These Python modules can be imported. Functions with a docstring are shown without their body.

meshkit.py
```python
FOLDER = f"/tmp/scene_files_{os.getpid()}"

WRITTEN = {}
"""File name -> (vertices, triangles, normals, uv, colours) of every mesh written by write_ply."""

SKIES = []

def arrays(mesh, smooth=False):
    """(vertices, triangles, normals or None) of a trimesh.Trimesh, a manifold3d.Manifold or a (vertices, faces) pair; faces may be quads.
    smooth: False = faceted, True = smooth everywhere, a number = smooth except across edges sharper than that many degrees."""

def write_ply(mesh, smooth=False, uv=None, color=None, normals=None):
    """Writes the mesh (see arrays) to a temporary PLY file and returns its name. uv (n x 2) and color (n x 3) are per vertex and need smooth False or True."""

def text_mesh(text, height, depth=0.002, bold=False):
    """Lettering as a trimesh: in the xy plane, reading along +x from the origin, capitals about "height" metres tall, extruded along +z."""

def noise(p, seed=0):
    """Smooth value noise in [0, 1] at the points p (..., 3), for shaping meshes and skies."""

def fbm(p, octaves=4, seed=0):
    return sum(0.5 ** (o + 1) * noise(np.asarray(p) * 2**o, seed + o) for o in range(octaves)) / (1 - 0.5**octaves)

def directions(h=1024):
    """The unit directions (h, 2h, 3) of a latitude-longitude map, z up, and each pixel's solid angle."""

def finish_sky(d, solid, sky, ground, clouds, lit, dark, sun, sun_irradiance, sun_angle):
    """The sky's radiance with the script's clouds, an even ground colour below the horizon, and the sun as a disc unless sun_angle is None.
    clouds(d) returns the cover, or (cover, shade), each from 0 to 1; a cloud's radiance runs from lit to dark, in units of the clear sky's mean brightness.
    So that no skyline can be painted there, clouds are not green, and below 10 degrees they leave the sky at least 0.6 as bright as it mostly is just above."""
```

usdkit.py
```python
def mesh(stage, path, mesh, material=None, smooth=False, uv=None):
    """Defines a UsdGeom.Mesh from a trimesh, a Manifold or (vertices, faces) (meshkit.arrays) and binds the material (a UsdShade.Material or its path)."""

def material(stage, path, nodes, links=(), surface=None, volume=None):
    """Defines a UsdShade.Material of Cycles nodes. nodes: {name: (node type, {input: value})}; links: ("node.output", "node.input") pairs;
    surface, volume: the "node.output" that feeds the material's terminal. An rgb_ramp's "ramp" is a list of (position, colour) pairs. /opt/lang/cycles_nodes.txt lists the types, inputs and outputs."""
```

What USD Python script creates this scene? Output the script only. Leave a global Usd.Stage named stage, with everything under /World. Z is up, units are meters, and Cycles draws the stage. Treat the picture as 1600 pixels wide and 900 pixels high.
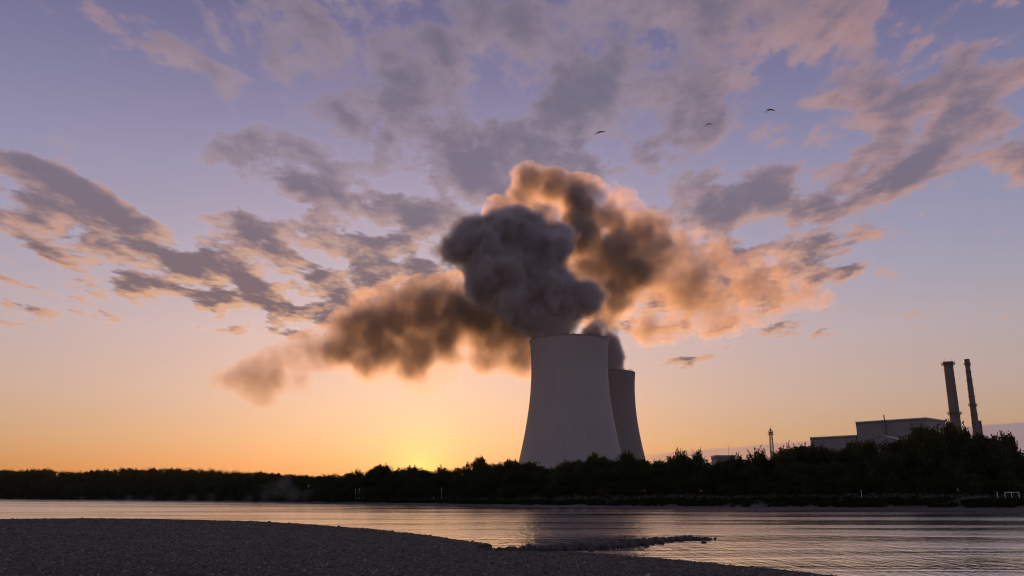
import math, random
import numpy as np, trimesh, shapely, usdkit
import manifold3d as m3
from meshkit import fbm
from pxr import Usd, UsdGeom, UsdLux, UsdShade, Gf, Sdf, Vt

random.seed(7)
R = np.random.default_rng(11)
stage = Usd.Stage.CreateInMemory()
UsdGeom.Xform.Define(stage, '/World')
UsdGeom.Scope.Define(stage, '/World/Looks')

# ------------------------------------------------------------------ camera
FPX = 1294.0                                   # focal length in pixels of a 1600 px wide picture
PITCH = math.radians(13.97)
EYE = np.array([0.0, 0.0, 2.8])
cam = UsdGeom.Camera.Define(stage, '/World/camera')
cam.CreateHorizontalApertureAttr(36.0)
cam.CreateFocalLengthAttr(36.0 * FPX / 1600)
cam.CreateClippingRangeAttr(Gf.Vec2f(0.1, 60000))
cam.CreateExposureAttr(0.0)
_x = UsdGeom.Xformable(cam)
_x.AddTranslateOp().Set(Gf.Vec3d(*EYE))
_x.AddRotateXOp().Set(90 + math.degrees(PITCH))


def ray(px, py):
    u, v = (px - 800) / FPX, (450 - py) / FPX
    return np.array([u, math.cos(PITCH) - v * math.sin(PITCH), math.sin(PITCH) + v * math.cos(PITCH)])


def at(px, py, Y):                             # the world point at depth Y seen along that direction
    r = ray(px, py)
    return EYE + r * (Y / r[1])


def gnd(px, py, z=0.0):                        # the same at height z
    r = ray(px, py)
    return EYE + r * ((z - EYE[2]) / r[2])


def azel(px, py):
    r = ray(px, py)
    r = r / np.linalg.norm(r)
    return math.atan2(r[0], r[1]), math.asin(r[2])


# ------------------------------------------------------------------ node graphs
class Graph:
    """Collects Cycles nodes; an input given as '@node.output' is a link."""
    def __init__(self):
        self.nodes, self.links, self.k = {}, [], 0

    def __call__(self, kind, **inp):
        self.k += 1
        name = f'n{self.k}'
        vals = {}
        for a, b in inp.items():
            if isinstance(b, str) and b.startswith('@'):
                self.links.append((b[1:], f'{name}.{a}'))
            else:
                vals[a] = b
        self.nodes[name] = (kind, vals)
        return '@' + name

    def math(self, kind, a, b=None, c=None, clamp=False):
        d = {'math_type': kind, 'use_clamp': clamp}
        for k, v in zip(('value1', 'value2', 'value3'), (a, b, c)):
            if v is not None:
                d[k] = v
        return self('math', **d) + '.value'

    def step(self, v, lo, hi, t0=0.0, t1=1.0, kind='smoothstep'):
        return self('map_range', range_type=kind, value=v, from_min=lo, from_max=hi, to_min=t0, to_max=t1, clamp=True) + '.result'

    def mixc(self, f, a, b, kind='mix'):
        return self('mix', mix_type=kind, fac=f, color1=a, color2=b) + '.color'

    def build(self, name, surface=None, volume=None):
        return usdkit.material(stage, '/World/Looks/' + name, self.nodes, self.links,
                               surface=surface and surface[1:], volume=volume and volume[1:])


# ------------------------------------------------------------------ sky
SUN_AZ, SUN_EL = azel(657, 718)[0], math.radians(1.5)


SUN_DIR = (math.sin(SUN_AZ) * math.cos(SUN_EL), math.cos(SUN_AZ) * math.cos(SUN_EL), math.sin(SUN_EL))


def sky_material():
    g = Graph()
    d = g('texture_coordinate') + '.generated'
    s = g('sky_texture', sky_type='single_scattering', sun_disc=False, sun_elevation=math.radians(2.0),
          sun_rotation=SUN_AZ, air_density=1.0, aerosol_density=2.0, ozone_density=2.0) + '.color'
    xyz = g('separate_xyz', vector=d)
    X, Y, Z = xyz + '.x', xyz + '.y', xyz + '.z'
    soft = g('gamma', color=s, gamma=0.32) + '.color'          # the photograph's low contrast film curve for the sky
    kn = [0.0, 0.02, 0.06, 0.11, 0.18, 0.26, 0.36, 0.5, 0.65, 1.0]
    tr = [.41, .415, .395, .40, .395, .33, .28, .18, .10, .07]
    tg = [.20, .218, .272, .308, .328, .305, .26, .165, .088, .060]
    tb = [.105, .13, .205, .29, .36, .39, .37, .28, .18, .115]
    tint = g('rgb_ramp', fac=Z, ramp=[(k, (a * 10, b * 10, c * 10)) for k, a, b, c in zip(kn, tr, tg, tb)]) + '.color'
    sky = g.mixc(1.0, soft, tint, 'multiply')

    # the aureole of the sun, which stands just behind the trees
    gap = g.math('arccosine', g.math('minimum', g('vector_math', math_type='dot_product', vector1=d, vector2=SUN_DIR) + '.value', 1.0))
    aur = g.math('exponent', g.math('multiply', gap, -32.0))
    sky = g.mixc(1.0, sky, g.mixc(g.math('exponent', g.math('multiply', gap, -5.5)), (0.0, 0.0, 0.0), (0.6, 0.52, 0.62)), 'add')
    sky = g.mixc(1.0, sky, g.mixc(aur, (0.0, 0.0, 0.0), (4.5, 3.7, 0.15)), 'add')

    # clouds: noise on a flat layer overhead, so that they run together towards the horizon
    den = g.math('add', g.math('maximum', Z, 0.01), 0.06)
    P = g('combine_xyz', x=g.math('divide', X, den), y=g.math('multiply', g.math('divide', Y, den), 0.62), z=0.0) + '.vector'
    az = g.math('arctan2', X, Y)
    el = g.math('arcsine', Z)
    AE = g('combine_xyz', x=az, y=el, z=0.0) + '.vector'

    def patch(px, py, rx, ry, rot, w, hard=0.15):
        """Extra (or, w < 0, less) cloud around one direction; rot in degrees, clockwise in the picture."""
        a, e = azel(px, py)
        m = g('mapping', mapping_type='texture', vector=AE, location=(a, e, 0), rotation=(0, 0, -math.radians(rot)),
              scale=(1.25 * rx / FPX, 1.25 * ry / FPX, 1)) + '.vector'
        r = g('vector_math', math_type='length', vector1=m) + '.value'
        return g.step(r, 1.0, hard, 0.0, w)

    masks = [
        # the band of broken cloud on the left
        (40, 290, 190, 62, 22, .9), (165, 345, 150, 52, 24, .95), (300, 395, 170, 60, 12, 1.0), (450, 405, 150, 60, 14, 1.0),
        (560, 440, 150, 65, 12, 1.0), (240, 430, 150, 40, 8, 1.0), (430, 462, 200, 48, 12, 1.1), (100, 378, 110, 34, 10, .8),
        (430, 245, 95, 42, 18, 1.0), (530, 310, 150, 52, 24, 1.05), (350, 250, 60, 50, 30, .5), (450, 340, 150, 22, 8, .6),
        (620, 380, 120, 80, 20, .8), (730, 335, 70, 40, 0, .9), (600, 475, 110, 55, 10, 1.0),
        # the high veil
        (640, 240, 200, 80, 30, .8), (760, 260, 180, 80, -20, .9), (880, 230, 150, 130, -40, .9), (720, 110, 330, 150, 20, 1.0),
        (450, 40, 260, 85, 22, .9), (240, 60, 120, 34, 20, .7), (340, 150, 80, 50, 20, .6), (1000, 130, 200, 140, -30, .9),
        (960, 10, 480, 80, 0, .9), (560, 165, 110, 40, 25, .7), (1080, 200, 120, 70, -20, .5),
        # right
        (1240, 120, 200, 70, -14, .7), (1430, 100, 160, 60, -22, .8), (1540, 60, 90, 45, -30, .6), (1420, 230, 190, 75, -14, .95),
        (1550, 225, 110, 60, -4, 1.0), (1380, 270, 160, 46, -14, .85), (1190, 285, 190, 58, -14, 1.0), (1290, 330, 120, 50, 24, .85),
        (1120, 370, 120, 66, 10, .9), (1200, 430, 150, 58, -6, 1.0), (1290, 385, 110, 24, -6, .9), (1310, 428, 70, 16, -4, .7),
        (1100, 470, 150, 60, -5, .8), (1040, 420, 120, 90, 0, .6),
        # small scraps low down
        (1075, 568, 62, 14, -3, 2.2), (1100, 668, 50, 9, -4, 2.0), (20, 630, 24, 8, 0, 2.4), (15, 721, 34, 3, 0, 2.6),
        # clear sky
        (130, 160, 200, 90, 10, -.8), (250, 260, 130, 60, 15, -.7), (1480, 420, 230, 110, 0, -.9), (1150, 215, 100, 50, -10, -.35),
        (560, 225, 90, 30, 10, -.5), (850, 620, 900, 90, 0, -.6),
    ]
    total = None
    for m in masks:
        p = patch(*m)
        total = p if total is None else g.math('add', total, p)
    total = g.math('add', g.math('minimum', g.math('maximum', total, -1.0), 1.25), 0.0)

    total = g.math('subtract', total, g.math('multiply', g.step(el, 0.20, 0.10), 1.7))

    def layer(shift, detail, k, sc=5.2):
        v = g('vector_math', math_type='add', vector1=P, vector2=shift) + '.vector'
        n = g('noise_texture', vector=v, scale=sc, detail=detail, roughness=0.59, distortion=0.12) + '.fac'
        return g.math('multiply_add', total, 1.05, g.math('multiply_add', n, k, -0.5 * k - 0.17))

    c0 = layer((0, 0, 0), 10.0, 9.0)
    s0, s1 = layer((0, 0, 0), 4.5, 9.0), layer((0.01, 0.05, 0), 4.5, 9.0)
    low = g.step(el, 0.40, 0.20)                               # 1 near the horizon, where the light is redder
    dens = g.step(c0, -0.15, g.math('multiply_add', low, -0.40, 2.5), kind='linear')
    toward = g.math('subtract', s0, s1)                        # > 0 where the cloud thins out towards the sun: its lit side
    near_sun = g.step(g('vector_math', math_type='dot_product', vector1=d, vector2=SUN_DIR) + '.value', 0.80, 0.97)
    farw = g.step(g.math('absolute', g.math('subtract', az, SUN_AZ)), 0.2, 0.6)
    litc = g.mixc(low, (3.4, 2.65, 3.2), (7.3, 4.1, 2.5))
    litc = g.mixc(g.math('multiply', farw, 0.7), litc, (5.4, 2.9, 2.4))
    darkc = g.mixc(low, (1.66, 1.46, 2.05), (1.72, 1.24, 1.45))
    thin = g.mixc(1.0, sky, g.mixc(near_sun, (1.10, 1.08, 1.06), (1.45, 1.42, 1.55)), 'multiply')
    depth = g.math('subtract', dens, g.math('multiply', toward, g.math('multiply_add', low, 0.28, 0.16)))
    cc = g.mixc(g.step(depth, 0.10, 0.80), litc, darkc)
    cc = g.mixc(g.step(dens, 0.0, 0.30), thin, cc)
    alpha = g.math('multiply', g.step(dens, 0.0, 0.50), g.math('multiply_add', low, 0.10, 0.86))
    out = g.mixc(alpha, sky, cc)

    # the long bank of low cloud over the right half of the horizon: its top edge climbs slowly to the right
    a0, e0 = azel(1010, 709)
    a1, e1 = azel(1600, 657)
    top = g.math('multiply_add', az, (e1 - e0) / (a1 - a0), e0 - a0 * (e1 - e0) / (a1 - a0))
    wob = g('noise_texture', vector=AE, scale=14.0, detail=4.0) + '.fac'
    top = g.math('multiply_add', wob, 0.006, g.math('subtract', top, 0.003))
    bank = g.math('multiply', g.step(g.math('subtract', top, el), -0.0006, 0.0022), g.step(az, a0 - 0.02, a0 + 0.02))
    bankc = g.mixc(g.step(az, a0, a1), (5.2, 2.95, 2.4), (2.5, 2.0, 2.6))
    out = g.mixc(g.math('multiply', bank, 0.8), out, bankc)
    bg = g('background_shader', color=out, strength=0.1) + '.background'
    return g.build('sky', surface=bg)


sky = UsdLux.DomeLight.Define(stage, '/World/sky')
UsdShade.MaterialBindingAPI.Apply(sky.GetPrim()).Bind(sky_material())
sky.GetPrim().SetCustomDataByKey('kind', 'structure')

# ------------------------------------------------------------------ sun
sun = UsdLux.DistantLight.Define(stage, '/World/sun')
sun.CreateIntensityAttr(1.25)
sun.CreateAngleAttr(0.5)
sun.CreateColorAttr(Gf.Vec3f(1.0, 0.39, 0.11))
sun.CreateNormalizeAttr(True)
_d = (math.sin(SUN_AZ) * math.cos(SUN_EL), math.cos(SUN_AZ) * math.cos(SUN_EL), math.sin(SUN_EL))
UsdGeom.Xformable(sun).AddOrientOp().Set(Gf.Quatf(Gf.Rotation(Gf.Vec3d(0, 0, 1), Gf.Vec3d(*_d)).GetQuat()))

# ------------------------------------------------------------------ prims
USED = {}


def numbered(parent, name):
    k = USED.get((parent, name), 0)
    USED[(parent, name)] = k + 1
    return f'{parent}/{name}' + (f'_{k:03d}' if k else '')


def tag(o, label=None, cat=None, group=None, kind=None):
    p = o.GetPrim() if hasattr(o, 'GetPrim') else o
    for k, v in (('label', label), ('category', cat), ('group', group), ('kind', kind)):
        if v:
            p.SetCustomDataByKey(k, v)
    return o


def obj(name, mesh, m, parent=None, smooth=False):
    base = str(parent.GetPath()) if parent else '/World'
    return usdkit.mesh(stage, numbered(base, name), mesh, m, smooth=smooth)


def thing(name, label, cat, loc=(0, 0, 0), rotz=0.0, group=None, scale=None):
    x = UsdGeom.Xform.Define(stage, numbered('/World', name))
    x.AddTranslateOp().Set(Gf.Vec3d(*map(float, loc)))
    x.AddRotateZOp().Set(float(rotz))
    if scale is not None:
        x.AddScaleOp().Set(Gf.Vec3f(*map(float, scale)))
    return tag(x, label, cat, group)


def copy_of(src, name, label, cat, loc, rotz, scale, group=None):
    x = thing(name, label, cat, loc, rotz, group, scale)
    x.GetPrim().GetReferences().AddInternalReference(src)
    x.GetPrim().SetInstanceable(True)
    return x


def box(x0, x1, y0, y1, z0, z1):
    m = trimesh.creation.box([x1 - x0, y1 - y0, z1 - z0])
    m.apply_translation([(x0 + x1) / 2, (y0 + y1) / 2, (z0 + z1) / 2])
    return m


def tube(points, radii, sides=8, cap=True):
    p = np.asarray(points, float)
    n = len(p)
    r = np.broadcast_to(radii, (n,))
    t = np.gradient(p, axis=0)
    t /= np.linalg.norm(t, axis=1, keepdims=True) + 1e-12
    a = np.cross(t, np.where(np.abs(t[:, 2:]) < 0.9, [0, 0, 1.0], [1.0, 0, 0]))
    a /= np.linalg.norm(a, axis=1, keepdims=True) + 1e-12
    b = np.cross(t, a)
    ang = np.arange(sides) * 2 * np.pi / sides
    v = (p[:, None] + r[:, None, None] * (np.cos(ang)[None, :, None] * a[:, None] + np.sin(ang)[None, :, None] * b[:, None])).reshape(-1, 3)
    i, j = np.meshgrid(np.arange(n - 1), np.arange(sides), indexing='ij')
    q = np.stack([i * sides + j, i * sides + (j + 1) % sides, (i + 1) * sides + (j + 1) % sides, (i + 1) * sides + j], -1).reshape(-1, 4)
    f = np.vstack([q[:, [0, 1, 2]], q[:, [0, 2, 3]]])
    if cap:
        v = np.vstack([v, p[:1], p[-1:]])
        k = np.arange(sides)
        e = (n - 1) * sides
        f = np.vstack([f, np.stack([np.full(sides, len(v) - 2), (k + 1) % sides, k], 1), np.stack([np.full(sides, len(v) - 1), e + k, e + (k + 1) % sides], 1)])
    return trimesh.Trimesh(v, f, process=False)


def lathe(profile, sides=96):
    """A closed ring of (radius, z) turned about z."""
    pr = np.asarray(profile, float)
    n = len(pr)
    ang = np.arange(sides) * 2 * np.pi / sides
    v = np.stack([pr[:, None, 0] * np.cos(ang), pr[:, None, 0] * np.sin(ang), np.broadcast_to(pr[:, None, 1], (n, sides))], -1).reshape(-1, 3)
    i, j = np.meshgrid(np.arange(n), np.arange(sides), indexing='ij')
    i2, j2 = (i + 1) % n, (j + 1) % sides
    q = np.stack([i * sides + j, i * sides + j2, i2 * sides + j2, i2 * sides + j], -1).reshape(-1, 4)
    m = trimesh.Trimesh(v, np.vstack([q[:, [0, 1, 2]], q[:, [0, 2, 3]]]), process=False)
    if m.volume < 0:
        m.invert()
    return m


cat = trimesh.util.concatenate


def grid_mesh(X, Y, Z):
    n, m = X.shape
    i, j = np.meshgrid(np.arange(n - 1), np.arange(m - 1), indexing='ij')
    q = np.stack([i * m + j, i * m + j + 1, (i + 1) * m + j + 1, (i + 1) * m + j], -1).reshape(-1, 4)
    mesh = trimesh.Trimesh(np.stack([X, Y, Z], -1).reshape(-1, 3), np.vstack([q[:, [0, 1, 2]], q[:, [0, 2, 3]]]), process=False)
    if mesh.face_normals[:, 2].mean() < 0:
        mesh.invert()
    return mesh


# ------------------------------------------------------------------ plain materials
def plain(name, color, rough=0.7, var=0.12, scale=1.0, metallic=0.0, bump=0.0, bscale=None):
    g = Graph()
    o = g('texture_coordinate') + '.object'
    n = g('noise_texture', vector=o, scale=scale, detail=5.0, roughness=0.6) + '.fac'
    c = np.array(color)
    col = g.mixc(g.step(n, 0.3, 0.7, kind='linear'), tuple(c * (1 - var)), tuple(np.minimum(c * (1 + var), 1)))
    kw = {}
    if bump:
        b = g('noise_texture', vector=o, scale=bscale or scale * 6, detail=4.0) + '.fac'
        kw['normal'] = g('bump', height=b, strength=1.0, distance=bump) + '.normal'
    p = g('principled_bsdf', base_color=col, roughness=rough, metallic=metallic, **kw) + '.BSDF'
    return g.build(name, surface=p)


def leaf_material(name, color, trans):
    g = Graph()
    r = g('object_info') + '.random'
    isl = g('geometry') + '.random_per_island'
    f = g.math('multiply_add', r, 0.5, g.math('multiply', isl, 0.5))
    c = np.array(color)
    col = g.mixc(f, tuple(c * 0.6), tuple(c * 1.35))
    d = g('diffuse_bsdf', color=col) + '.BSDF'
    t = g('translucent_bsdf', color=tuple(c * trans)) + '.BSDF'
    s = g('mix_closure', fac=0.35, closure1=d, closure2=t) + '.closure'
    return g.build(name, surface=s)


def concrete_shell(name, tone):
    g = Graph()
    o = g('texture_coordinate') + '.object'
    s = g('separate_xyz', vector=o)
    ang = g.math('arctan2', s + '.y', s + '.x')
    cyl = g('combine_xyz', x=g.math('multiply', ang, 36.0), y=g.math('multiply', s + '.z', 0.012), z=0.0) + '.vector'
    streak = g('noise_texture', vector=cyl, scale=1.0, detail=5.0, roughness=0.65) + '.fac'
    lift = g('noise_texture', vector=g('combine_xyz', x=0.0, y=0.0, z=g.math('multiply', s + '.z', 0.5)) + '.vector', scale=1.0, detail=3.0) + '.fac'
    patchy = g('noise_texture', vector=o, scale=0.03, detail=5.0) + '.fac'
    v = g.math('multiply_add', streak, 0.5, g.math('multiply_add', lift, 0.2, g.math('multiply', patchy, 0.3)))
    upper_mix = g.step(s + '.z', 95.0, 152.0)
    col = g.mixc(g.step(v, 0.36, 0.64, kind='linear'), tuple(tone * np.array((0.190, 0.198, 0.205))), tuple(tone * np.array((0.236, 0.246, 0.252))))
    col = g.mixc(g.math('multiply', upper_mix, 0.45), col, tuple(tone * np.array((0.16, 0.155, 0.148))))          # upper shell graded to a darker, browner tone with height
    rib = g.math('power', g.math('absolute', g.math('sine', g.math('multiply', ang, 60.0))), 12.0)
    nrm = g('bump', height=rib, strength=0.35, distance=0.10) + '.normal'
    p = g('principled_bsdf', base_color=col, roughness=0.85, normal=nrm) + '.BSDF'
    return g.build(name, surface=p)


def cladding(name, color, seam):
    """Trapezoid metal sheeting: upright seams."""
    g = Graph()
    o = g('texture_coordinate') + '.object'
    s = g('separate_xyz', vector=o)
    u = g.math('add', s + '.x', s + '.y')
    rib = g.math('absolute', g.math('sine', g.math('multiply', u, seam)))
    n = g('noise_texture', vector=o, scale=0.12, detail=5.0) + '.fac'
    c = np.array(color)
    col = g.mixc(g.step(n, 0.3, 0.7, kind='linear'), tuple(c * 0.85), tuple(c * 1.12))
    p = g('principled_bsdf', base_color=col, roughness=0.55, normal=g('bump', height=rib, strength=0.5, distance=0.05) + '.normal') + '.BSDF'
    return g.build(name, surface=p)


def water_material():
    g = Graph()
    pos = g('geometry') + '.position'
    sp = g('separate_xyz', vector=pos)
    # ripples run along the river; calm streaks between rough ones
    def stretched(kx, ky, ang=-0.12):
        m = g('mapping', mapping_type='point', vector=pos, rotation=(0, 0, ang), scale=(kx, ky, 1.0)) + '.vector'
        return m
    w1 = g('noise_texture', vector=stretched(0.30, 0.55), scale=1.0, detail=6.0, roughness=0.60, distortion=0.2) + '.fac'
    w2 = g('noise_texture', vector=stretched(3.6, 0.85, 0.05), scale=1.0, detail=3.0, roughness=0.6) + '.fac'
    w3 = g('noise_texture', vector=stretched(1.3, 0.26, 0.1), scale=1.0, detail=3.0, roughness=0.6) + '.fac'
    rough_zone = g('noise_texture', vector=stretched(0.014, 0.09), scale=1.0, detail=5.0, roughness=0.6, distortion=0.6) + '.fac'
    zone = g.step(rough_zone, 0.40, 0.58)
    h = g.math('multiply', g.math('multiply_add', w1, 0.8, g.math('multiply_add', w2, 0.75, g.math('multiply', w3, 1.5))), g.math('multiply_add', zone, 0.6, 0.5))
    nrm = g('bump', height=h, strength=1.0, distance=0.07) + '.normal'
    ro = g.math('multiply_add', zone, 0.08, 0.09)
    p = g('principled_bsdf', base_color=(0.012, 0.016, 0.014), roughness=ro, ior=1.33, normal=nrm) + '.BSDF'
    gl = g('glossy_bsdf', color=(0.99, 0.96, 0.91), roughness=ro, normal=nrm) + '.BSDF'
    p = g('mix_closure', fac=0.9, closure1=p, closure2=gl) + '.closure'
    return g.build('river_water', surface=p)


def gravel_material():
    g = Graph()
    pos = g('geometry') + '.position'
    v = g('voronoi_texture', vector=pos, scale=16.0, feature='f1')
    n = g('noise_texture', vector=pos, scale=0.12, detail=6.0, roughness=0.65) + '.fac'
    val = g('rgb_to_bw', color=v + '.color') + '.val'
    col = g.mixc(val, (0.019, 0.0182, 0.0115), (0.062, 0.060, 0.039))
    col = g.mixc(g.step(n, 0.35, 0.65), g.mixc(0.5, col, (0.055, 0.05, 0.045)), col)
    h = g.math('subtract', 1.0, v + '.distance')
    nrm = g('bump', height=h, strength=1.0, distance=0.04) + '.normal'
    p = g('principled_bsdf', base_color=col, roughness=0.8, normal=nrm) + '.BSDF'
    return g.build('gravel', surface=p)


def stone_material():
    g = Graph()
    r = g('object_info') + '.random'
    o = g('texture_coordinate') + '.object'
    n = g('noise_texture', vector=o, scale=4.0, detail=5.0) + '.fac'
    col = g('rgb_ramp', fac=r, ramp=[(0, (.010, .0098, .0062)), (.4, (.026, .0253, .0165)), (.75, (.056, .054, .036)), (.96, (.13, .123, .095)), (1, (.36, .35, .31))]) + '.color'
    col = g.mixc(g.step(n, 0.3, 0.7), g.mixc(0.6, col, (0.03, 0.029, 0.026)), col)
    p = g('principled_bsdf', base_color=col, roughness=0.7) + '.BSDF'
    return g.build('pebble_stone', surface=p)


def bank_material():
    g = Graph()
    pos = g('geometry') + '.position'
    s = g('separate_xyz', vector=pos)
    n = g('noise_texture', vector=pos, scale=0.25, detail=7.0, roughness=0.65) + '.fac'
    fine = g('noise_texture', vector=pos, scale=3.0, detail=4.0) + '.fac'
    grass = g.mixc(n, (0.010, 0.014, 0.004), (0.030, 0.034, 0.012))
    gravel = g.mixc(fine, (0.028, 0.027, 0.025), (0.075, 0.073, 0.07))
    z = g.math('multiply_add', n, 1.3, g.math('subtract', s + '.z', 0.65))
    col = g.mixc(g.step(z, 0.45, 0.85), gravel, grass)
    nrm = g('bump', height=g.math('add', fine, n), strength=1.0, distance=0.35) + '.normal'
    p = g('principled_bsdf', base_color=col, roughness=0.9, normal=nrm) + '.BSDF'
    return g.build('river_bank', surface=p)


CONCRETE, CONCRETE2 = concrete_shell('weathered_concrete_shell', 1.0), concrete_shell('rear_concrete_shell', 0.54)  # rear tower: same shell nodes at a lower overall tone
RIM = plain('rim_concrete', (0.11, 0.107, 0.10), 0.8, 0.15, 0.3)
WATER, GRAVEL, STONE, BANK = water_material(), gravel_material(), stone_material(), bank_material()
WETSTONE = plain('wet_block_stone', (0.022, 0.021, 0.019), 0.7, 0.35, 1.2, bump=0.05)
CHIMNEY = plain('chimney_concrete', (0.09, 0.088, 0.085), 0.8, 0.15, 0.15)
STEEL = plain('galvanised_steel', (0.07, 0.068, 0.066), 0.5, 0.1, 1.0, 0.3)
HALL = cladding('hall_sheeting', (0.115, 0.117, 0.12), 2.4)
ANNEX = cladding('annex_sheeting', (0.125, 0.127, 0.13), 2.4)
TRIM = plain('roof_edge_sheet', (0.42, 0.41, 0.40), 0.4, 0.05, 0.5)
COPING = plain('dark_coping', (0.07, 0.07, 0.075), 0.6, 0.1, 0.5)
ROOF = plain('roof_felt', (0.22, 0.22, 0.22), 0.8, 0.1, 0.3)
SHEDROOF = plain('pale_sheet_roof', (0.15, 0.15, 0.15), 0.5, 0.08, 0.4)
WHITE = plain('weathered_white_paint', (0.40, 0.40, 0.39), 0.6, 0.08, 2.0)
BARK = plain('bark', (0.06, 0.05, 0.04), 0.9, 0.3, 2.0)
LEAF = leaf_material('bush_leaves', (0.055, 0.075, 0.025), 0.9)
LEAF2 = leaf_material('willow_leaves', (0.065, 0.08, 0.035), 0.9)
FEATHER = plain('dark_feathers', (0.008, 0.008, 0.008), 0.8, 0.3, 8.0)
PATH = plain('trodden_gravel_path', (0.036, 0.035, 0.033), 0.9, 0.2, 0.6)

# ------------------------------------------------------------------ the river and its two shores
near_px = [(-700, 806), (-300, 810), (0, 812), (130, 810), (250, 811), (400, 815), (500, 821), (600, 829), (660, 836), (700, 842),
           (742, 848), (757, 852), (766, 857), (790, 859), (850, 861), (910, 864), (1000, 871), (1100, 880), (1200, 890), (1300, 901), (1420, 916), (1700, 960)]
near = np.array([gnd(x, y)[:2] for x, y in near_px])
near_poly = shapely.Polygon(np.vstack([near, [[60, -120], [-500, -120], [-500, 110]]]))
far_px = [(-900, 776.6), (-500, 777.6), (-200, 778.6), (0, 779.6), (200, 781.2), (400, 784), (560, 786.6), (700, 789), (800, 791), (1000, 793.5), (1200, 795.5), (1400, 797), (1600, 798), (2000, 799)]
far = np.array([gnd(x, y)[:2] for x, y in far_px])
FARLINE = shapely.LineString(np.vstack([[far[0] + [-3000, 1200]], far, [far[-1] + [900, -60]]]))
far_poly = shapely.Polygon(np.vstack([np.array(FARLINE.coords), [[9000, 100], [9000, 12000], [-9000, 12000], [-9000, 4000]]]))


def beach_z(x, y):
    pts = shapely.points(x, y)
    d = shapely.distance(pts, shapely.LineString(near))
    d = np.where(shapely.contains_xy(near_poly, x, y), d, -d)
    n = fbm(np.stack([x * 0.12, y * 0.12, 0 * x], -1), 4, 3) - 0.5
    z = np.where(d > 0, 1.05 * (1 - np.exp(-np.maximum(d, 0) / 32)), 0.10 * d)
    return np.maximum(z + n * np.clip(0.06 + d * 0.012, 0.05, 0.22) - 0.0, -1.2) + 0.02 * np.exp(-d * d / 2)


ya = np.concatenate([np.linspace(-60, 26, 30)[:-1], np.linspace(26, 62, 260), np.linspace(62, 112, 120)[1:]])
xa = np.linspace(-1, 1, 300)
XX, YY = np.meshgrid(xa, ya)
half = np.maximum(np.abs(YY) * 0.75 + 12, 40)
XX = XX * half
ZZ = beach_z(XX, YY)
ZZ = ZZ + (fbm(np.stack([XX * 1.6, YY * 1.6, 0 * XX], -1), 4, 9) - 0.5) * 0.05 * (YY > 20)
tag(obj('gravel_beach', grid_mesh(XX, YY, ZZ), GRAVEL, smooth=True), kind='structure')

rad = np.concatenate([[4], np.geomspace(20, 2450, 80)])
ang = np.linspace(-math.pi / 2 - 0.9, math.pi / 2 + 0.9, 120)
RR, AA = np.meshgrid(rad, ang, indexing='ij')
river = grid_mesh(RR * np.sin(AA), RR * np.cos(AA), np.zeros_like(RR))
tag(obj('river', river, WATER, smooth=True), kind='structure')


def bank_z(x, y):
    d = shapely.distance(shapely.points(x, y), FARLINE)
    d = np.where(shapely.contains_xy(far_poly, x, y), d, -d)
    n = fbm(np.stack([x * 0.09, y * 0.09, 0 * x], -1), 4, 5) - 0.5
    z = np.interp(d, [-40, 0, 1.5, 4, 9, 13, 20, 80, 400], [-2, 0, 0.30, 0.62, 2.0, 2.95, 3.25, 3.4, 3.6])
    return z + n * np.clip(d * 0.12, 0, 0.9)


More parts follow.
